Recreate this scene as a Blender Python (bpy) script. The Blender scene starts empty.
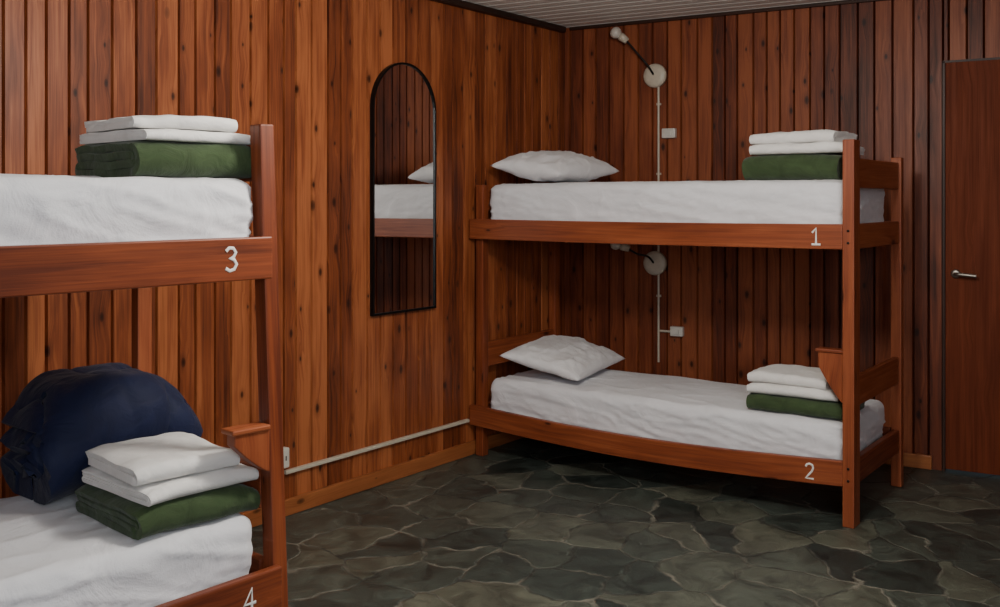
import bpy, bmesh, math, random
from mathutils import Vector, Matrix, noise
random.seed(7)
scene = bpy.context.scene
COL = scene.collection

# ------------------------------------------------------------------ helpers
def link(ob, parent=None):
    COL.objects.link(ob)
    if parent is not None:
        ob.parent = parent
    return ob

def empty(name, loc=(0, 0, 0), rz=0.0):
    e = bpy.data.objects.new(name, None)
    e.empty_display_size = 0.1
    e.location = loc
    e.rotation_euler = (0, 0, rz)
    return link(e)

def mesh_obj(name, verts, faces, mat, parent=None, uvs=None, rnd=None, smooth=False, loc=None, rz=0):
    me = bpy.data.meshes.new(name)
    me.from_pydata([tuple(v) for v in verts], [], faces)
    if uvs is not None:
        uvl = me.uv_layers.new(name="UVMap")
        for li, l in enumerate(me.loops):
            uvl.data[li].uv = uvs[l.vertex_index]
    if rnd is not None:
        a = me.attributes.new("rnd", 'FLOAT', 'POINT')
        a.data.foreach_set("value", rnd)
    bm = bmesh.new(); bm.from_mesh(me)
    bmesh.ops.recalc_face_normals(bm, faces=bm.faces)
    bm.to_mesh(me); bm.free()
    if smooth:
        for p in me.polygons: p.use_smooth = True
    me.materials.append(mat)
    ob = bpy.data.objects.new(name, me)
    if loc is not None: ob.location = loc
    ob.rotation_euler = (0, 0, rz)
    return link(ob, parent)

def bevel(ob, w=0.004, seg=2):
    m = ob.modifiers.new("bevel", 'BEVEL'); m.width = w; m.segments = seg; m.limit_method = 'ANGLE'
    m.harden_normals = False

def beam(name, p0, p1, w, h, mat, parent=None, up=(0, 0, 1), sag=0.0, nseg=1, bev=0.004):
    """rectangular timber from p0 to p1; h measured along 'up', w sideways"""
    p0 = Vector(p0); p1 = Vector(p1); d = (p1 - p0); L = d.length; d.normalize()
    up = Vector(up); side = d.cross(up).normalized(); up = side.cross(d).normalized()
    vs = []; uv = []; r = random.random(); off = random.random() * 5
    for i in range(nseg + 1):
        t = i / nseg
        c = p0.lerp(p1, t) + Vector((0, 0, -sag * math.sin(math.pi * t)))
        for k, (a, b) in enumerate([(-1, -1), (1, -1), (1, 1), (-1, 1)]):
            vs.append(c + side * a * w / 2 + up * b * h / 2)
            uv.append((off + [0, w, w + h, 2 * w + h][k] , off * 3 + t * L))
    fs = []
    for i in range(nseg):
        for k in range(4):
            a = i * 4 + k; b = i * 4 + (k + 1) % 4
            fs.append((a, b, b + 4, a + 4))
    fs.append((0, 1, 2, 3)); n = nseg * 4; fs.append((n, n + 1, n + 2, n + 3))
    ob = mesh_obj(name, vs, fs, mat, parent, uv, [r] * len(vs))
    if bev: bevel(ob, bev)
    return ob

def prism(name, pts, y0, y1, mat, parent=None, bev=0.003):
    """polygon pts in local XZ extruded from y0 to y1"""
    n = len(pts); off = random.random() * 4
    vs = [(x, y0, z) for x, z in pts] + [(x, y1, z) for x, z in pts]
    fs = [tuple(range(n)), tuple(range(n, 2 * n))] + [(i, (i + 1) % n, (i + 1) % n + n, i + n) for i in range(n)]
    uv = [(off + x, off + z) for x, z in pts] * 2
    ob = mesh_obj(name, vs, fs, mat, parent, uv, [random.uniform(.4, .7)] * (2 * n))
    if bev: bevel(ob, bev)
    return ob

def tube(name, pts, r, mat, parent=None, cyclic=False, smooth_path=False):
    cu = bpy.data.curves.new(name, 'CURVE'); cu.dimensions = '3D'; cu.bevel_depth = r; cu.bevel_resolution = 3
    cu.use_fill_caps = True
    if smooth_path:
        sp = cu.splines.new('BEZIER'); sp.bezier_points.add(len(pts) - 1)
        for b, p in zip(sp.bezier_points, pts):
            b.co = p; b.handle_left_type = b.handle_right_type = 'AUTO'
    else:
        sp = cu.splines.new('POLY'); sp.points.add(len(pts) - 1)
        for b, p in zip(sp.points, pts): b.co = (*p, 1)
    sp.use_cyclic_u = cyclic
    cu.materials.append(mat)
    return link(bpy.data.objects.new(name, cu), parent)

def lathe(name, prof, mat, parent=None, axis=(0, 0, 1), loc=(0, 0, 0), n=32):
    """prof: list of (radius, height) along axis"""
    q = Vector((0, 0, 1)).rotation_difference(Vector(axis).normalized())
    vs = []; fs = []
    for r, h in prof:
        for k in range(n):
            a = 2 * math.pi * k / n
            vs.append(q @ Vector((r * math.cos(a), r * math.sin(a), h)) + Vector(loc))
    for i in range(len(prof) - 1):
        for k in range(n):
            a = i * n + k; b = i * n + (k + 1) % n
            fs.append((a, b, b + n, a + n))
    fs.append(tuple(range(n))); m = (len(prof) - 1) * n; fs.append(tuple(range(m, m + n)))
    return mesh_obj(name, vs, fs, mat, parent, smooth=True)

# ------------------------------------------------------------------ materials
def new_mat(name):
    m = bpy.data.materials.new(name); m.use_nodes = True
    nt = m.node_tree; b = nt.nodes["Principled BSDF"]
    return m, nt, b

class N:
    def __init__(s, nt): s.nt = nt
    def new(s, t, **k):
        n = s.nt.nodes.new(t)
        for a, v in k.items(): setattr(n, a, v)
        return n
    def link(s, a, b): s.nt.links.new(a, b)
    def setin(s, sock, v):
        if isinstance(v, bpy.types.NodeSocket): s.link(v, sock)
        else: sock.default_value = v
    def math(s, op, a, b=0.0, clamp=False):
        n = s.new('ShaderNodeMath', operation=op); n.use_clamp = clamp
        s.setin(n.inputs[0], a); s.setin(n.inputs[1], b); return n.outputs[0]
    def comb(s, x, y, z):
        n = s.new('ShaderNodeCombineXYZ')
        s.setin(n.inputs[0], x); s.setin(n.inputs[1], y); s.setin(n.inputs[2], z); return n.outputs[0]
    def noise(s, vec, scale=1, detail=3, rough=0.5, dist=0.0):
        n = s.new('ShaderNodeTexNoise'); s.link(vec, n.inputs['Vector'])
        n.inputs['Scale'].default_value = scale; n.inputs['Detail'].default_value = detail
        n.inputs['Roughness'].default_value = rough; n.inputs['Distortion'].default_value = dist
        return n.outputs[0]
    def ramp(s, fac, stops):
        n = s.new('ShaderNodeValToRGB'); s.link(fac, n.inputs[0]); cr = n.color_ramp
        while len(cr.elements) < len(stops): cr.elements.new(0.5)
        for e, (p, c) in zip(cr.elements, stops):
            e.position = p; e.color = (*c, 1) if len(c) == 3 else c
        return n.outputs[0]
    def mrange(s, v, a, b, c, d):
        n = s.new('ShaderNodeMapRange'); s.link(v, n.inputs[0])
        for i, x in enumerate((a, b, c, d)): n.inputs[i + 1].default_value = x
        return n.outputs[0]
    def mix(s, fac, a, b, mode='MIX'):
        n = s.new('ShaderNodeMix', data_type='RGBA', blend_type=mode)
        s.setin(n.inputs[0], fac)
        for i, v in ((6, a), (7, b)):
            if isinstance(v, bpy.types.NodeSocket): s.link(v, n.inputs[i])
            else: n.inputs[i].default_value = (*v, 1)
        return n.outputs[2]
    def bump(s, h, strength, dist, bsdf):
        n = s.new('ShaderNodeBump'); s.link(h, n.inputs['Height'])
        n.inputs['Strength'].default_value = strength; n.inputs['Distance'].default_value = dist
        s.link(n.outputs[0], bsdf.inputs['Normal'])

def wood(name, dark, mid, light, rough=0.42, knots=True, coat=0.1, knot_scale=(9, 4.6), rvar=.22, kth=.52, ksize=(.035, .115), spec=.35):
    m, nt, b = new_mat(name); g = N(nt)
    uv = g.new('ShaderNodeUVMap'); uv.uv_map = "UVMap"
    at = g.new('ShaderNodeAttribute'); at.attribute_name = "rnd"; r = at.outputs['Fac']
    sp = g.new('ShaderNodeSeparateXYZ'); g.link(uv.outputs[0], sp.inputs[0]); u, v = sp.outputs[0], sp.outputs[1]
    r50 = g.math('MULTIPLY', r, 53.0)
    vv = g.math('ADD', v, r50)
    kv = g.comb(g.math('MULTIPLY', u, knot_scale[0]), g.math('MULTIPLY', vv, knot_scale[1]), 0.0)
    vo = g.new('ShaderNodeTexVoronoi', voronoi_dimensions='2D', feature='F1'); g.link(kv, vo.inputs['Vector'])
    vo.inputs['Scale'].default_value = 1.0
    d = vo.outputs['Distance']
    sc = g.new('ShaderNodeSeparateColor'); g.link(vo.outputs['Color'], sc.inputs[0])
    has = g.mrange(sc.outputs[0], kth, kth + .04, 0, 1)
    size = g.mrange(sc.outputs[1], 0, 1, *ksize)
    kn = g.math('MULTIPLY', g.math('SUBTRACT', 1.0, g.math('DIVIDE', d, size), True), has)
    warp = g.math('MULTIPLY', g.math('MULTIPLY', g.math('SUBTRACT', 0.5, d, True), has), 0.035)
    gu = g.math('ADD', u, warp)
    gv = g.comb(g.math('MULTIPLY', gu, 60.0), g.math('MULTIPLY', vv, 1.6), r50)
    grain = g.noise(gv, 1.0, 4, 0.6, 0.7)
    gv2 = g.comb(g.math('MULTIPLY', gu, 230.0), g.math('MULTIPLY', vv, 5.0), r50)
    fine = g.noise(gv2, 1.0, 2, 0.5, 0.2)
    blotch = g.noise(g.comb(g.math('MULTIPLY', u, 9.0), g.math('MULTIPLY', vv, 2.2), r50), 1.0, 3, 0.55)
    f = g.math('ADD', g.math('MULTIPLY', grain, 0.58), g.math('MULTIPLY', blotch, 0.42))
    f = g.math('ADD', f, g.math('MULTIPLY', g.math('SUBTRACT', r, 0.5), rvar))
    f = g.math('ADD', f, g.math('MULTIPLY', g.math('SUBTRACT', fine, 0.5), 0.20))
    col = g.ramp(f, [(0.28, dark), (0.48, mid), (0.68, light)])
    if knots:
        halo = g.math('MULTIPLY', g.math('SUBTRACT', 1.0, g.math('DIVIDE', d, g.math('MULTIPLY', size, 2.4)), True), has)
        col = g.mix(g.math('MULTIPLY', halo, .6), col, dark)
        col = g.mix(g.math('MULTIPLY', g.math('POWER', kn, 0.4), 0.92), col, tuple(c * 0.22 for c in dark))
    g.link(col, b.inputs['Base Color'])
    g.link(g.mrange(grain, 0.2, 0.8, rough + 0.1, rough - 0.06), b.inputs['Roughness'])
    b.inputs['Specular IOR Level'].default_value = spec
    b.inputs['Coat Weight'].default_value = coat; b.inputs['Coat Roughness'].default_value = 0.35
    g.bump(g.math('ADD', grain, g.math('MULTIPLY', fine, 0.4)), 0.25, 0.002, b)
    return m

def cloth(name, col, bump=0.3, wr=6.0, rough=0.95, weave=True, var=0.1, sheen=.15):
    m, nt, b = new_mat(name); g = N(nt)
    tc = g.new('ShaderNodeTexCoord'); o = tc.outputs['Object']
    n1 = g.noise(o, wr, 4, 0.55, 1.2)
    n2 = g.noise(o, 260.0, 2, 0.6)
    lo = tuple(c * (1 - var) for c in col)
    g.link(g.ramp(n1, [(0.3, lo), (0.7, col)]), b.inputs['Base Color'])
    b.inputs['Roughness'].default_value = rough
    b.inputs['Specular IOR Level'].default_value = 0.2
    b.inputs['Sheen Weight'].default_value = sheen
    g.bump(g.math('ADD', g.math('MULTIPLY', n1, 1.0), g.math('MULTIPLY', n2, 0.06 if weave else 0.0)), bump, 0.02, b)
    return m

def plain(name, col, rough=0.5, metal=0.0, nscale=40, var=0.12, bump=0.05):
    m, nt, b = new_mat(name); g = N(nt)
    tc = g.new('ShaderNodeTexCoord')
    n = g.noise(tc.outputs['Object'], nscale, 3)
    g.link(g.ramp(n, [(0.3, tuple(c * (1 - var) for c in col)), (0.7, col)]), b.inputs['Base Color'])
    b.inputs['Roughness'].default_value = rough; b.inputs['Metallic'].default_value = metal
    g.bump(n, bump, 0.002, b)
    return m

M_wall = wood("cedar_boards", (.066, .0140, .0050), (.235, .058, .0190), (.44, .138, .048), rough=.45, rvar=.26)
M_wall_dim = wood("cedar_boards_dimmed", (.050, .0105, .0042), (.165, .037, .0130), (.30, .082, .029), rough=.48, rvar=.26, coat=.04)  # redder cedar; light falloff towards the back is darkened into this colour
M_bed = wood("bunk_pine_varnished", (.11, .023, .009), (.240, .056, .0200), (.36, .102, .038), rough=.44, coat=.06, knot_scale=(8, 3), kth=.62)
M_bedp = wood("bunk_pine_small_parts", (.11, .023, .009), (.240, .056, .0200), (.36, .102, .038), rough=.44, coat=.06, knots=False)
M_base = wood("baseboard_pine", (.24, .075, .022), (.34, .11, .036), (.45, .165, .055), rough=.45)
M_door = wood("door_veneer", (.110, .022, .0075), (.165, .036, .0120), (.23, .056, .019), rough=.6, knots=False, coat=.0, spec=.15)
M_ceil = wood("ceiling_boards_painted", (.68, .68, .65), (.76, .76, .72), (.82, .82, .78), rough=.6, knots=False, coat=0)
M_darkwood = wood("dark_trim_wood", (.015, .006, .004), (.03, .011, .006), (.05, .018, .01), rough=.5, knots=False)
M_sheet = cloth("white_sheet", (.80, .81, .85), bump=.45, wr=6.0)
M_pillow = cloth("pillow_cotton", (.81, .81, .83), bump=.45, wr=10.0)
M_towel = cloth("white_towel", (.85, .84, .82), bump=.3, wr=12.0)
M_green = cloth("green_wool", (.055, .088, .038), bump=.35, wr=14.0, var=.35)
M_navy = cloth("navy_quilt", (.011, .016, .052), bump=.45, wr=9.0, var=.3, rough=.65, sheen=.08)
M_cream = plain("cream_plastic", (.60, .54, .43), .4)
M_white = plain("white_plastic", (.66, .64, .58), .4)
M_paint = plain("white_paint", (.85, .84, .80), .6)
M_black = plain("black_metal", (.012, .012, .012), .35, .6)
M_metal = plain("brushed_metal", (.38, .35, .31), .4, 1.0)
M_dark = plain("dark_gap", (.01, .008, .006), .8)
m, nt, b = new_mat("mirror_silver"); g = N(nt)
b.inputs['Metallic'].default_value = 1; b.inputs['Roughness'].default_value = 0.015
tc = g.new('ShaderNodeTexCoord')
g.link(g.ramp(g.noise(tc.outputs['Object'], 3, 2), [(0.3, (.80, .82, .81)), (.7, (.84, .85, .84))]), b.inputs['Base Color'])
M_mirror = m
m, nt, b = new_mat("frosted_bulb"); g = N(nt)
tc = g.new('ShaderNodeTexCoord')
g.link(g.ramp(g.noise(tc.outputs['Object'], 30, 2), [(0.3, (.52, .47, .41)), (.7, (.60, .56, .50))]), b.inputs['Base Color'])
b.inputs['Roughness'].default_value = .3
M_bulb = m

# flagstone floor
m, nt, b = new_mat("flagstone"); g = N(nt)
tc = g.new('ShaderNodeTexCoord'); o = tc.outputs['Object']
nz = g.new('ShaderNodeTexNoise'); g.link(o, nz.inputs['Vector']); nz.inputs['Scale'].default_value = 3.4; nz.inputs['Detail'].default_value = 4
vm = g.new('ShaderNodeVectorMath', operation='SUBTRACT'); g.link(nz.outputs['Color'], vm.inputs[0]); vm.inputs[1].default_value = (.5, .5, .5)
vs_ = g.new('ShaderNodeVectorMath', operation='SCALE'); g.link(vm.outputs[0], vs_.inputs[0]); vs_.inputs['Scale'].default_value = .24
va = g.new('ShaderNodeVectorMath', operation='ADD'); g.link(o, va.inputs[0]); g.link(vs_.outputs[0], va.inputs[1])
def vor(feature, scale):
    n = g.new('ShaderNodeTexVoronoi', voronoi_dimensions='2D', feature=feature)
    g.link(va.outputs[0], n.inputs['Vector']); n.inputs['Scale'].default_value = scale; return n
ve = vor('DISTANCE_TO_EDGE', 3.9); vc = vor('F1', 3.9)
edge = g.math('ADD', ve.outputs['Distance'], g.math('MULTIPLY', g.math('SUBTRACT', g.noise(o, 30, 4), .5), .08))
grout = g.mrange(edge, .010, .036, 1, 0)
s2 = g.new('ShaderNodeSeparateColor'); g.link(vc.outputs['Color'], s2.inputs[0])
stone = g.ramp(s2.outputs[0], [(0, (.026, .035, .032)), (.35, (.052, .066, .058)), (.7, (.072, .086, .072)), (1, (.108, .114, .088))])
mott = g.noise(o, 7, 8, .70, .9)
stone = g.mix(1.0, stone, g.ramp(mott, [(.34, (.45, .46, .46)), (.68, (1.5, 1.5, 1.44))]), 'MULTIPLY')
gcol = g.ramp(g.noise(o, 5, 4), [(.42, (.035, .038, .032)), (.62, (.21, .20, .16))])
g.link(g.mix(g.math('MULTIPLY', grout, .85), stone, gcol), b.inputs['Base Color'])
g.link(g.math('ADD', g.mrange(mott, .3, .7, .30, .50), g.math('MULTIPLY', grout, .25)), b.inputs['Roughness'])
hgt = g.math('ADD', g.math('MULTIPLY', g.mrange(edge, .005, .045, 0, 1), .6), g.math('MULTIPLY', mott, 1.3))
hgt = g.math('ADD', hgt, g.math('MULTIPLY', s2.outputs[1], .3))
g.bump(hgt, .5, .010, b)
M_floor = m

# ------------------------------------------------------------------ room shell
CEIL = 2.39
def board_wall(name, origin, du, nrm, length, z0, z1, mat, wmin=.068, wmax=.100, hole=None, groove=.016):
    """vertical tongue-and-groove boards; du along wall, nrm into room"""
    du = Vector((*du, 0)).normalized(); nrm = Vector((*nrm, 0)).normalized(); o = Vector((*origin, 0))
    vs = []; fs = []; uv = []; rn = []
    u = 0.0
    while u < length - 1e-4:
        w = random.uniform(wmin, wmax); u1 = min(u + w, length)
        if length - u1 < .03: u1 = length
        cuts = []
        if hole:
            h0, h1, hz = hole
            if u < h0 < u1: cuts = [(u, h0, z0), (h0, u1, hz)]
            elif u < h1 < u1: cuts = [(u, h1, hz), (h1, u1, z0)]
            elif u >= h0 and u1 <= h1: cuts = [(u, u1, hz)]
        if not cuts: cuts = [(u, u1, z0)]
        r = random.random(); off = random.random() * 7
        for a, bb, zb in cuts:
            if bb - a < .002: continue
            c = min(.006, (bb - a) * .3)
            prof = [(a, -.05), (a + .0015, -groove), (a + c, 0), (bb - c, 0), (bb - .0015, -groove), (bb, -.05)]
            base = len(vs)
            for z in (zb, z1):
                for (pu, pd) in prof:
                    vs.append(o + du * pu + nrm * pd + Vector((0, 0, z))); uv.append((pu + off, z)); rn.append(r)
            n = len(prof)
            for i in range(n):
                j = (i + 1) % n
                fs.append((base + i, base + j, base + j + n, base + i + n))
            fs.append(tuple(base + i for i in range(n))); fs.append(tuple(base + n + i for i in range(n)))
        u = u1
    return mesh_obj(name, vs, fs, mat, None, uv, rn)

BW = Vector((.9945, .105)).normalized()       # back wall direction
BN = Vector((BW.y, -BW.x))                     # into room
RX = 4.7; FY = -7.2
DT0, DT1, DH = 2.106, 2.94, 2.04
board_wall("wall_left", (0, FY), (0, 1), (1, 0), -FY + .06, 0, CEIL, M_wall)
board_wall("wall_back", (-BW.x * .04, -BW.y * .04), BW, BN, RX / BW.x + .04, 0, CEIL, M_wall_dim, hole=(DT0 + .04, DT1 + .04, DH))
board_wall("wall_right", (RX, FY), (0, 1), (-1, 0), -FY + .496, 0, CEIL, M_wall_dim)
board_wall("wall_front", (0, FY), (1, 0), (0, 1), RX, 0, CEIL, M_wall_dim)

def slab(name, poly, z0, z1, mat):
    n = len(poly)
    vs = [(x, y, z0) for x, y in poly] + [(x, y, z1) for x, y in poly]
    fs = [tuple(range(n)), tuple(range(n, 2 * n))] + [(i, (i + 1) % n, (i + 1) % n + n, i + n) for i in range(n)]
    return mesh_obj(name, vs, fs, mat)
slab("floor", [(-.05, FY - .05), (RX + .05, FY - .05), (RX + .05, .56), (-.05, .08)], -.08, 0, M_floor)
def ceiling():
    vs = []; fs = []; uv = []; rn = []
    y = 0.56
    while y > FY - .05:
        y1 = y - .10
        r = random.random()
        prof = [(y, .05), (y - .001, .010), (y - .007, 0), (y1 + .007, 0), (y1 + .001, .010), (y1, .05)]
        base = len(vs)
        for x in (-.05, RX + .05):
            for (py, pz) in prof:
                vs.append((x, py + .1056 * (x - RX), CEIL + pz)); uv.append((py, x)); rn.append(r)
        n = len(prof)
        for i in range(n):
            j = (i + 1) % n; fs.append((base + i, base + j, base + j + n, base + i + n))
        fs.append(tuple(base + i for i in range(n))); fs.append(tuple(base + n + i for i in range(n)))
        y = y1
    return mesh_obj("ceiling", vs, fs, M_ceil, None, uv, rn)
ceiling()

def bw(t, out, z):
    """point on back wall"""
    p = BW * t + BN * out
    return (p.x, p.y, z)

beam("baseboard_left", (.010, FY + .02, .036), (.010, -.01, .036), .02, .07, M_base)
beam("baseboard_back", bw(.03, .010, .036), bw(DT0 - .05, .010, .036), .02, .07, M_base)
beam("trim_1", (.018, FY + .02, CEIL - .018), (.018, -.04, CEIL - .018), .034, .034, M_darkwood)
beam("trim_2", bw(.04, .010, CEIL - .010), bw(RX - .1, .010, CEIL - .010), .020, .018, M_darkwood)

# door
door = empty("door_1")
beam("door_slab", bw(DT0 + .012, -.008, DH / 2 + .004), bw(DT1 - .012, -.008, DH / 2 + .004), .036, DH - .02, M_door, door, bev=.002)
for l in bpy.data.objects["door_slab"].data.uv_layers[0].data: l.uv = (l.uv[1], l.uv[0])
beam("door_jamb", bw(DT0 + .004, -.015, 0.0), bw(DT0 + .004, -.015, DH), .010, .05, M_darkwood, door, up=(BN.x, BN.y, 0), bev=0)
beam("door_head", bw(DT0, -.015, DH - .003), bw(DT1, -.015, DH - .003), .05, .012, M_darkwood, door, bev=0)
hz = .985
lathe("handle_rose", [(.001, 0), (.022, 0), (.022, .008), (.016, .012), (.001, .012)], M_metal, door, axis=(BN.x, BN.y, 0), loc=bw(DT0 + .060, .010, hz))
tube("handle_lever", [bw(DT0 + .060, .012, hz), bw(DT0 + .060, .05, hz), bw(DT0 + .080, .056, hz), bw(DT0 + .155, .054, hz - .006)], .010, M_metal, door, smooth_path=False)

# ------------------------------------------------------------------ mirror
mir = empty("wall_mirror", (.0, -1.460, .805))
def arch(w, h, n=24):
    r = w / 2; pts = [(-r, 0), (r, 0)]
    for i in range(n + 1):
        a = math.pi * i / n; pts.append((r * math.cos(a), h - r + r * math.sin(a)))
    return pts
def arch_plate(name, w, h, x0, x1, mat, parent, dz=0):
    p = arch(w, h); n = len(p)
    vs = [(x0, y, z + dz) for y, z in p] + [(x1, y, z + dz) for y, z in p]
    fs = [tuple(range(n)), tuple(range(n, 2 * n))] + [(i, (i + 1) % n, (i + 1) % n + n, i + n) for i in range(n)]
    return mesh_obj(name, vs, fs, mat, parent)
arch_plate("mirror_backing", .448, 1.205, .002, .012, M_dark, mir, .004)
arch_plate("mirror_glass", .442, 1.20, .012, .015, M_mirror, mir, .006)
def arch_frame(w, h, t, x0, x1):
    po = arch(w, h); pi = [(y * (w - 2 * t) / w, t + z * (h - 2 * t) / h) for y, z in po]
    n = len(po)
    vs = [(x0, *p) for p in po] + [(x1, *p) for p in po] + [(x0, *p) for p in pi] + [(x1, *p) for p in pi]
    fs = []
    for i in range(n):
        j = (i + 1) % n
        fs += [(i, j, n + j, n + i), (2 * n + i, 2 * n + j, 3 * n + j, 3 * n + i), (n + i, n + j, 3 * n + j, 3 * n + i), (i, j, 2 * n + j, 2 * n + i)]
    return mesh_obj("mirror_frame", vs, fs, M_black, mir)
arch_frame(.458, 1.214, .010, .0, .022)

# ------------------------------------------------------------------ wall lamps, conduit, outlets
def lamp(zc, t0, head):
    e = empty("wall_lamp")
    n = (BN.x, BN.y, 0)
    lathe("lamp_base", [(.001, .0), (.069, .0), (.069, .020), (.062, .030), (.040, .036), (.001, .037)], M_cream, e, axis=n, loc=bw(t0, .001, zc))
    dt, do, dz = head
    pts = [bw(t0, .03, zc), bw(t0 - .02, .075, zc + .03 + dz * .1), bw(t0 + dt * .45, .10, zc + dz * .55), bw(t0 + dt * .8, do, zc + dz * .88)]
    tube("lamp_arm", pts, .006, M_black, e, smooth_path=True)
    hp = Vector(bw(t0 + dt, do + .01, zc + dz))
    ax = Vector(hp) - Vector(pts[-1]); ax.normalize()
    lathe("lamp_socket", [(.001, -.05), (.018, -.05), (.022, -.02), (.024, .0), (.001, .0)], M_cream, e, axis=ax, loc=hp)
    lathe("lamp_bulb", [(.012, 0), (.022, .008), (.032, .022), (.034, .036), (.030, .05), (.018, .06), (.001, .064)], M_bulb, e, axis=ax, loc=hp)
    return e
lamp(2.064, .585, (-.165, .12, .225))
lamp(.987, .585, (-.160, .12, .10))
con = empty("wall_conduit")
tube("pipe", [bw(.605, .010, 2.0), bw(.605, .010, .42)], .0065, M_cream, con)
tube("pipe_branch", [bw(.605, .010, .60), bw(.70, .010, .60)], .0065, M_cream, con)
for z in (1.9, 1.5, .8):
    beam("clip", bw(.592, .006, z), bw(.618, .006, z), .014, .012, M_cream, con, bev=.001)
def wallbox(name, t, z, w, h, mat):
    e = empty(name)
    beam("body", bw(t - w / 2, .018, z), bw(t + w / 2, .018, z), .034, h, mat, e, bev=.005)
    beam("rocker", bw(t - w * .22, .038, z), bw(t + w * .22, .038, z), .008, h * .5, M_white, e, bev=.002)
wallbox("light_switch", .672, 1.73, .080, .055, M_white)
wallbox("light_switch", .720, .605, .075, .055, M_white)
lp = empty("cable_trunking")
beam("trunking", (.012, -2.22, .188), (.012, -.96, .188), .022, .016, M_cream, lp, bev=.003)
so = empty("wall_socket")
beam("socket_body", (.018, -2.245 - .033, .255), (.018, -2.245 + .033, .255), .034, .085, M_white, so, bev=.005)
for dy in (-.012, .012):
    beam("socket_slot", (.0355, -2.245 + dy, .245), (.0355, -2.245 + dy, .265), .002, .005, M_dark, so, up=(0, 1, 0), bev=0)

# ------------------------------------------------------------------ bunk beds
DIG = {
    '1': [[(.08, .72), (.32, 1.0), (.32, 0)], [(.05, 0), (.60, 0)]],
    '2': [[(.05, .78), (.14, .95), (.32, 1.0), (.50, .93), (.56, .75), (.48, .52), (.28, .28), (.05, 0), (.60, 0)]],
    '3': [[(.06, .86), (.22, 1.0), (.42, .98), (.54, .80), (.44, .60), (.24, .54), (.46, .48), (.58, .28), (.46, .06), (.24, 0), (.04, .12)]],
    '4': [[(.44, 0), (.44, 1.0), (.04, .32), (.66, .32)]],
}
def digit(ch, x, y, z, h, parent):
    cu = bpy.data.curves.new("number_" + ch, 'CURVE'); cu.dimensions = '3D'; cu.bevel_depth = .0045; cu.bevel_resolution = 2; cu.use_fill_caps = True
    for st in DIG[ch]:
        sp = cu.splines.new('POLY'); sp.points.add(len(st) - 1)
        for p, (a, c) in zip(sp.points, st): p.co = (a * h, 0, c * h, 1)
    cu.materials.append(M_paint)
    ob = bpy.data.objects.new("number_" + ch, cu); ob.location = (x, y, z); ob.scale = (1, .35, 1)
    return link(ob, parent)

def bunk(loc, rz, L, W, up, lo, top, short, nums, sag=0.0, proud=True, wz=0.0, numx=(.1, .1), wedge=.13, lean=0.0, numh=(.068, .062), wb=.5):
    e = empty("bunk_bed", (*loc, 0), rz)
    pw = .048
    y = (0, 1, 0)
    beam("post_1", (0, 0, 0), (0, 0, short), pw, .05, M_bed, e, up=y)
    beam("post_2", (0, W, 0), (0, W, short), pw, .05, M_bed, e, up=y)
    if proud:
        beam("post_3", (L, -.0125, 0), (L, -.0125, top), pw, .085, M_bed, e, up=y)
    else:
        beam("post_3", (L + lean * .55, 0, 0), (L - lean * .45, 0, top), .044, .05, M_bed, e, up=y)
    beam("post_4", (L, W, 0), (L, W, top - .05), pw, .045, M_bed, e, up=y)
    xe = L - pw / 2 if proud else L - .026
    for k, (z0, z1, s) in enumerate(((*up, .004), (*lo, sag))):
        beam("front_rail_%d" % (k + 1), (-.045, -.040, (z0 + z1) / 2), (xe + (0 if proud else .03 * k), -.040, (z0 + z1) / 2), .028, z1 - z0, M_bed, e, sag=s, nseg=24)
        beam("back_rail_%d" % (k + 1), (.03, W, (z0 + z1) / 2), (L - .03, W, (z0 + z1) / 2), .028, z1 - z0, M_bed, e)
        beam("foot_rail_%d" % (k + 1), (L, .026, (z0 + z1) / 2), (L, W - .026, (z0 + z1) / 2), .03, z1 - z0, M_bed, e)
        beam("head_rail_%d" % (k + 1), (0, .026, (z0 + z1) / 2), (0, W - .026, (z0 + z1) / 2), .03, z1 - z0, M_bed, e)
        zb = z0 + .008
        n = 11
        for i in range(n):
            xx = .08 + (L - .16) * i / (n - 1)
            beam("slat_%d_%d" % (k, i), (xx, -.024, zb), (xx, W - .015, zb), .07, .015, M_bedp, e, bev=0)
    beam("foot_board_1", (L, .026, 1.463), (L, W - .026, 1.463), .026, .125, M_bed, e)
    beam("foot_board_2", (L, .026, .55 + wz), (L, W - .026, .55 + wz), .026, .125, M_bed, e)
    beam("head_board_1", (0, .026, short - .08), (0, W - .026, short - .08), .026, .11, M_bed, e)
    beam("head_board_2", (0, .026, .53 + wz), (0, W - .026, .53 + wz), .026, .13, M_bed, e)
    x0 = L - pw / 2
    zt = .715 + wz; zl = wb + wz; h = zt - zl
    arc_pts = []
    for i in range(9):
        a = i / 8
        arc_pts.append((x0 + .002 - (wedge - .02) * a, zl + h * (.72 * a ** 1.3)))
    prism("arm_bracket", [(x0 - wedge + .022, zt), (x0 + .002, zt)] + arc_pts, -.034, .004, M_bedp, e)
    beam("bracket_cap", (x0 - wedge + .012, -.012, zt + .004), (x0 + .001, -.012, zt + .004), .058, .014, M_bedp, e)
    digit(nums[0], L - numx[0], -.0545, (up[0] + up[1]) / 2 - numh[0] / 2, numh[0], e)
    digit(nums[1], L - numx[1], -.0545, (lo[0] + lo[1]) / 2 - numh[1] / 2 - sag * .25, numh[1], e)
    for z in (sum(up) / 2, sum(lo) / 2):
        for dz in (-.025, .025):
            if proud:
                lathe("bolt", [(.001, 0), (.0055, 0), (.005, .003), (.001, .004)], M_black, e, axis=(0, -1, 0), loc=(L, -.055, z + dz), n=12)
    return e

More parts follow.
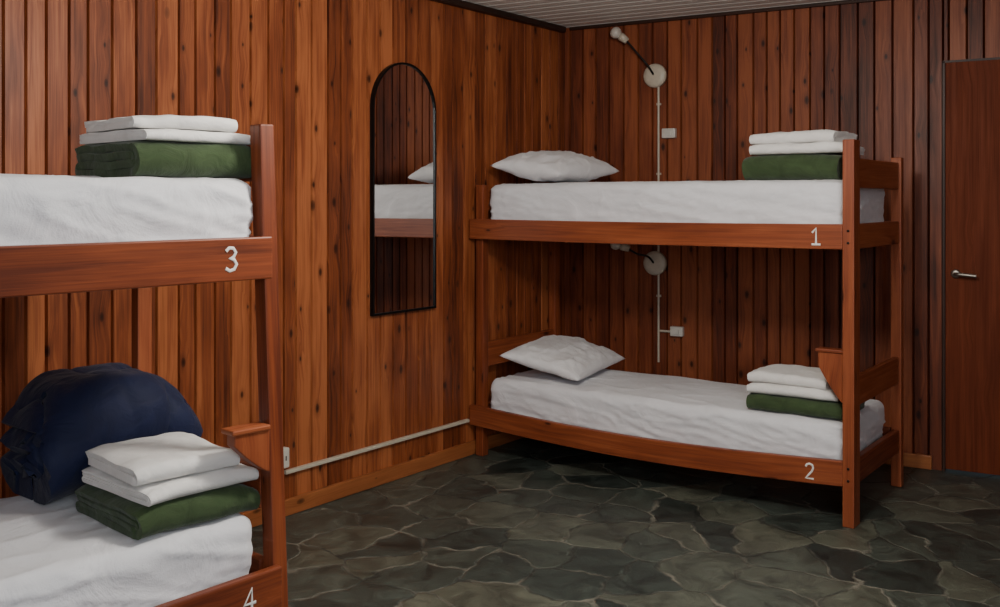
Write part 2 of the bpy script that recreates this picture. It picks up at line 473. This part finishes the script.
L1, W1 = 1.93, .70
B1 = bunk((.058, -.900), math.radians(.45), L1, W1, (1.145, 1.25), (.165, .27), 1.60, 1.43, "12", sag=.035, numx=(.155, .180))
A3 = math.radians(83)
D3 = Vector((math.cos(A3), math.sin(A3)))
FAR = Vector((1.203, -3.320))
L3, W3 = 1.94, .715
O3 = FAR - D3 * L3
B3 = bunk((O3.x, O3.y), A3, L3, W3, (1.145, 1.255), (.275, .385), 1.55, 1.50, "34", sag=.02, proud=False, wz=.035, numx=(.168, .114), lean=.055, numh=(.058, .055), wb=.60, wedge=.125)

# ------------------------------------------------------------------ soft goods
def bedpt(bed, x, y, z):
    m = Matrix.Rotation(bed.rotation_euler.z, 4, 'Z')
    return bed.location + m @ Vector((x, y, z))

def fbm(p, o=3):
    s = 0; a = 1; q = Vector(p)
    for _ in range(o):
        s += a * noise.noise(q); q = q * 2.03 + Vector((3.1, 1.7, 9.2)); a *= .5
    return s

def mattress(bed, x0, x1, y0, y1, z0, z1, seed, r=.045):
    hx, hy, hz = (x1 - x0) / 2, (y1 - y0) / 2, (z1 - z0) / 2
    bm = bmesh.new()
    def grid(o, a, b_, na, nb):
        g = [[bm.verts.new(o + a * (i / na) + b_ * (j / nb)) for j in range(nb + 1)] for i in range(na + 1)]
        for i in range(na):
            for j in range(nb): bm.faces.new((g[i][j], g[i + 1][j], g[i + 1][j + 1], g[i][j + 1]))
    nx, ny, nz = 170, 64, 22
    X, Y, Z = Vector((2 * hx, 0, 0)), Vector((0, 2 * hy, 0)), Vector((0, 0, 2 * hz)); O = Vector((-hx, -hy, -hz))
    grid(O, X, Y, nx, ny); grid(O + Z, X, Y, nx, ny); grid(O, X, Z, nx, nz); grid(O + Y, X, Z, nx, nz); grid(O, Y, Z, ny, nz); grid(O + X, Y, Z, ny, nz)
    bmesh.ops.remove_doubles(bm, verts=bm.verts, dist=1e-4)
    sd = Vector((seed * 7.7, seed * 3.1, 0))
    for v in bm.verts:
        p = v.co.copy()
        inn = Vector((max(-hx + r, min(hx - r, p.x)), max(-hy + r, min(hy - r, p.y)), max(-hz + r, min(hz - r, p.z))))
        d = p - inn
        if d.length > 1e-6:
            dn = d.normalized(); p = inn + dn * r
        else: dn = Vector((0, 0, 0))
        tz = (p.z + hz) / (2 * hz)
        if tz > .5:
            cr = (1 - (p.x / hx) ** 4) * (1 - (p.y / hy) ** 2)
            ridge = 1 - abs(fbm(Vector((p.x * 2.0 + p.y * 3, p.y * 5 - p.x, 1)) + sd, 2))
            p.z += .008 * cr + .004 * fbm(Vector((p.x * 3, p.y * 4, 0)) + sd, 2) + .007 * (ridge ** 6 - .4)
        side = abs(dn.y) + abs(dn.x)
        if side > .2:
            wv = fbm(Vector((p.x * 4 + p.z * 6, p.y * 5, p.z * 10)) + sd, 3)
            q = fbm(Vector((p.x * 3.2 + p.z * 7, p.y * 3.2 + p.z * 6, p.z * 15 + p.x * 2)) + sd * 1.7, 2)
            folds = (1 - abs(q)) ** 7
            q2 = fbm(Vector((p.x * 9 + p.z * 14, p.y * 9 + p.z * 8, p.z * 4)) + sd * 2.3, 2)
            f2 = (1 - abs(q2)) ** 6
            p += Vector((dn.x, dn.y, 0)) * (.004 * wv + .008 * folds + .005 * f2 * (1.1 - tz))
            p -= Vector((dn.x, dn.y, 0)) * (.014 * (1 - tz) ** 2 + .008)
        v.co = p
    bmesh.ops.recalc_face_normals(bm, faces=bm.faces)
    me = bpy.data.meshes.new("mattress"); bm.to_mesh(me); bm.free()
    for p in me.polygons: p.use_smooth = True
    me.materials.append(M_sheet)
    ob = bpy.data.objects.new("mattress", me)
    ob.location = bedpt(bed, (x0 + x1) / 2, (y0 + y1) / 2, (z0 + z1) / 2); ob.rotation_euler = (0, 0, bed.rotation_euler.z)
    return link(ob)

def pillow(loc, rot, lx, ly, h, seed):
    n = 56; m = 44; vs = []; fs = []; sd = Vector((seed * 5.3, 0, seed))
    for s in (1, -1):
        for i in range(n + 1):
            for j in range(m + 1):
                u = -1 + 2 * i / n; v = -1 + 2 * j / m
                e = (max(0, 1 - u ** 2) * max(0, 1 - v ** 2))
                th = h / 2 * (e ** .42)
                pull = 1 - .07 * (1 - v * v) * abs(u) ** 3; pull2 = 1 - .09 * (1 - u * u) * abs(v) ** 3
                x = u * lx / 2 * pull; y = v * ly / 2 * pull2
                em = min(1, e * 3)
                rg = (1 - abs(fbm(Vector((x * 7 + y * 2, y * 6, s * 3 + 7)) + sd, 3))) ** 5
                w = (.012 * fbm(Vector((x * 6, y * 6, s * 3)) + sd, 4) + .012 * (rg - .3)) * em
                a = math.atan2(abs(v) - .9, abs(u) - .9)
                w += .004 * math.sin(a * 14 + seed) * em * (1 - e)
                vs.append((x, y, s * th * (1.0 if s > 0 else .75) + w + .006 * fbm(Vector((x * 3, y * 3, 0)) + sd)))
    k = (n + 1) * (m + 1)
    for s in (0, 1):
        for i in range(n):
            for j in range(m):
                a = s * k + i * (m + 1) + j
                fs.append((a, a + 1, a + m + 2, a + m + 1))
    ob = mesh_obj("pillow", vs, fs, M_pillow)
    bm = bmesh.new(); bm.from_mesh(ob.data)
    bmesh.ops.remove_doubles(bm, verts=bm.verts, dist=.0025)
    bmesh.ops.recalc_face_normals(bm, faces=bm.faces)
    bm.to_mesh(ob.data); bm.free()
    for p in ob.data.polygons: p.use_smooth = True
    ob.location = loc; ob.rotation_euler = rot
    return ob

def folded(name, loc, rz, lx, ly, h, mat, seed, layers=4, amp=.006, droop=.01, gap=.90, skew=0.0, puff=0.0):
    """cloth folded in half (2 layers) or in half twice (4 layers); main fold faces -Y"""
    t = h / layers; P = []
    def line(y0, y1, z, li):
        n = max(2, int(abs(y1 - y0) / .014))
        for i in range(n + 1): P.append((y0 + (y1 - y0) * i / n, z, li))
    def arc(yc, zc, r, a0, a1, li, n):
        for i in range(1, n):
            a = a0 + (a1 - a0) * i / n; P.append((yc + r * math.cos(a), zc + r * math.sin(a), li))
    yb = ly / 2 - .5 * t
    if layers == 4:
        yc = -ly / 2 + 2 * t
        line(yb + .2 * t, yc, 3.5 * t, 3)
        arc(yc, 2 * t, 1.5 * t, math.pi / 2, 3 * math.pi / 2, 1.5, 14)
        line(yc, yb - .5 * t, .5 * t, 0)
        arc(yb - .5 * t, t, .5 * t, -math.pi / 2, math.pi / 2, .5, 8)
        line(yb - .5 * t, yc, 1.5 * t, 1)
        arc(yc, 2 * t, .5 * t, 3 * math.pi / 2, math.pi / 2, 1.5, 8)
        line(yc, yb, 2.5 * t, 2)
    else:
        yc = -ly / 2 + t
        line(yb, yc, 1.5 * t, 1)
        arc(yc, t, .5 * t, math.pi / 2, 3 * math.pi / 2, .5, 8)
        line(yc, yb - .01, .5 * t, 0)
    nx = 60 if puff else 34; vs = []; fs = []; sd = Vector((seed * 11.3, seed * 2.9, seed))
    for i in range(nx + 1):
        u = -1 + 2 * i / nx
        for (y, z, li) in P:
            zf = z / h
            ex = 1 + .035 * noise.noise(Vector((li * 3.7, y * 5, seed * 5 + (3 if u > 0 else 0))))
            x = u * lx / 2 * ex + skew * zf * .02
            zz = z + amp * fbm(Vector((x * 7, y * 7, li * .15)) + sd) * (.2 + zf)
            zz -= droop * zf * (abs(u) ** 6) + droop * .5 * zf * (abs(2 * y / ly) ** 6)
            yy = y + amp * 1.3 * fbm(Vector((x * 5, z * 9, 4)) + sd) * (1 if y < 0 else .6)
            if puff:
                # thick padded quilt: ends rounded over, crown on top, pull creases across the big fold
                rise = (1 - abs(u) ** 3)
                zz = zz * (1 - .16 * abs(u) ** 4) + puff * zf * rise
                x *= 1 - .10 * abs(2 * zf - 1) ** 2
                q = fbm(Vector((x * 5.5 + z * 2.5, y * 4 + z * 1.5, z * 3.5)) + sd, 2)
                cr = max(0, 1 - abs(q) * 1.5) ** 5
                zz -= .020 * cr * zf
                yy += .022 * cr * (1 if y < 0 else -.5)
                yy *= 1 - .07 * abs(u) ** 3
            vs.append((x, yy, max(zz, t * .46)))
    n = len(P)
    for i in range(nx):
        for j in range(n - 1):
            a = i * n + j; fs.append((a, a + 1, a + n + 1, a + n))
    ob = mesh_obj(name, vs, fs, mat, smooth=True)
    so = ob.modifiers.new("thick", 'SOLIDIFY'); so.thickness = t * gap; so.offset = 0
    bv = ob.modifiers.new("soft", 'BEVEL'); bv.width = t * (.42 if puff else .3); bv.segments = 5 if puff else 3; bv.limit_method = 'ANGLE'; bv.angle_limit = math.radians(60)
    ob.location = loc; ob.rotation_euler = (0, 0, rz)
    return ob

R1 = B1.rotation_euler.z
mattress(B1, .035, L1 - .032, -.010, W1 - .03, 1.170, 1.432, 1)
mattress(B1, .035, L1 - .032, -.010, W1 - .03, .190, .408, 2)
pillow(bedpt(B1, .250, .34, 1.520), (math.radians(3), math.radians(7), R1 + .04), .43, .65, .18, 3)
pillow(bedpt(B1, .300, .34, .503), (math.radians(2), math.radians(12), R1 + .14), .46, .65, .14, 5)
def stack(bed, cx, cy, z, rz, lx=.43, ly=.36, hg=.115, hw=.05, seed=1, dx=0.0, wl=.42, droop=.01):
    r = bed.rotation_euler.z
    folded("green_blanket", bedpt(bed, cx, cy, z), r + rz, lx, ly, hg, M_green, seed, 4, amp=.008, droop=droop * 1.5)
    folded("bed_sheet", bedpt(bed, cx + dx, cy + .0, z + hg - .001), r + rz + .05, wl, ly * .95, hw * .9, M_towel, seed + 1, 4, amp=.006, droop=droop)
    folded("towel", bedpt(bed, cx + dx - .016, cy + .01, z + hg + hw * .9 - .002), r + rz - .04, wl * .90, ly * .88, hw, M_towel, seed + 2, 2, amp=.009, droop=droop)
stack(B1, 1.638, .235, 1.436, .0, lx=.42, hg=.118, hw=.055, seed=4, dx=.02)
stack(B1, 1.662, .215, .414, .02, lx=.42, hg=.075, hw=.050, seed=9, dx=-.02, wl=.39)
mattress(B3, .035, L3 - .034, -.010, W3 - .03, 1.170, 1.402, 3)
mattress(B3, .035, L3 - .034, -.010, W3 - .03, .300, .515, 4)
stack(B3, L3 - .190, .20, 1.407, .0, lx=.335, ly=.36, hg=.092, hw=.036, seed=14, dx=.003, wl=.315, droop=.006)
stack(B3, L3 - .192, .190, .522, .0, lx=.335, ly=.37, hg=.080, hw=.050, seed=21, dx=.006, wl=.310, droop=.014)
folded("navy_quilt", bedpt(B3, L3 - .195, .555, .524), A3 + .06, .44, .34, .285, M_navy, 31, 4, amp=.014, droop=.03, gap=.97, puff=.055)

# ------------------------------------------------------------------ lights
def area(name, loc, target, size, power, col, sy=None):
    l = bpy.data.lights.new(name, 'AREA'); l.energy = power; l.color = col; l.size = size
    if sy: l.shape = 'RECTANGLE'; l.size_y = sy
    o = bpy.data.objects.new(name, l); o.location = loc
    o.rotation_euler = (Vector(target) - Vector(loc)).to_track_quat('-Z', 'Y').to_euler()
    return link(o)
pl = bpy.data.lights.new("ceiling_lamp_light", 'POINT'); pl.energy = 84; pl.color = (1, .93, .84); pl.shadow_soft_size = .14
po = bpy.data.objects.new("ceiling_lamp_light", pl); po.location = (2.05, -2.75, 2.00); link(po)
area("window_light", (4.4, -5.6, 1.7), (1.0, -2.2, .9), 1.2, 60, (.90, .95, 1.0), 1.1)
w = bpy.data.worlds.new("world"); scene.world = w; w.use_nodes = True
w.node_tree.nodes['Background'].inputs[0].default_value = (.6, .7, .8, 1)
w.node_tree.nodes['Background'].inputs[1].default_value = .15

# ------------------------------------------------------------------ camera
cam = bpy.data.cameras.new("camera"); cam.sensor_width = 36; cam.lens = 36.0; cam.shift_y = -.1035; cam.clip_start = .05
co = bpy.data.objects.new("camera", cam); co.location = (3.285, -5.10, 1.35)
co.rotation_euler = (math.radians(90), 0, math.atan2(.5949, .8038))
link(co); scene.camera = co
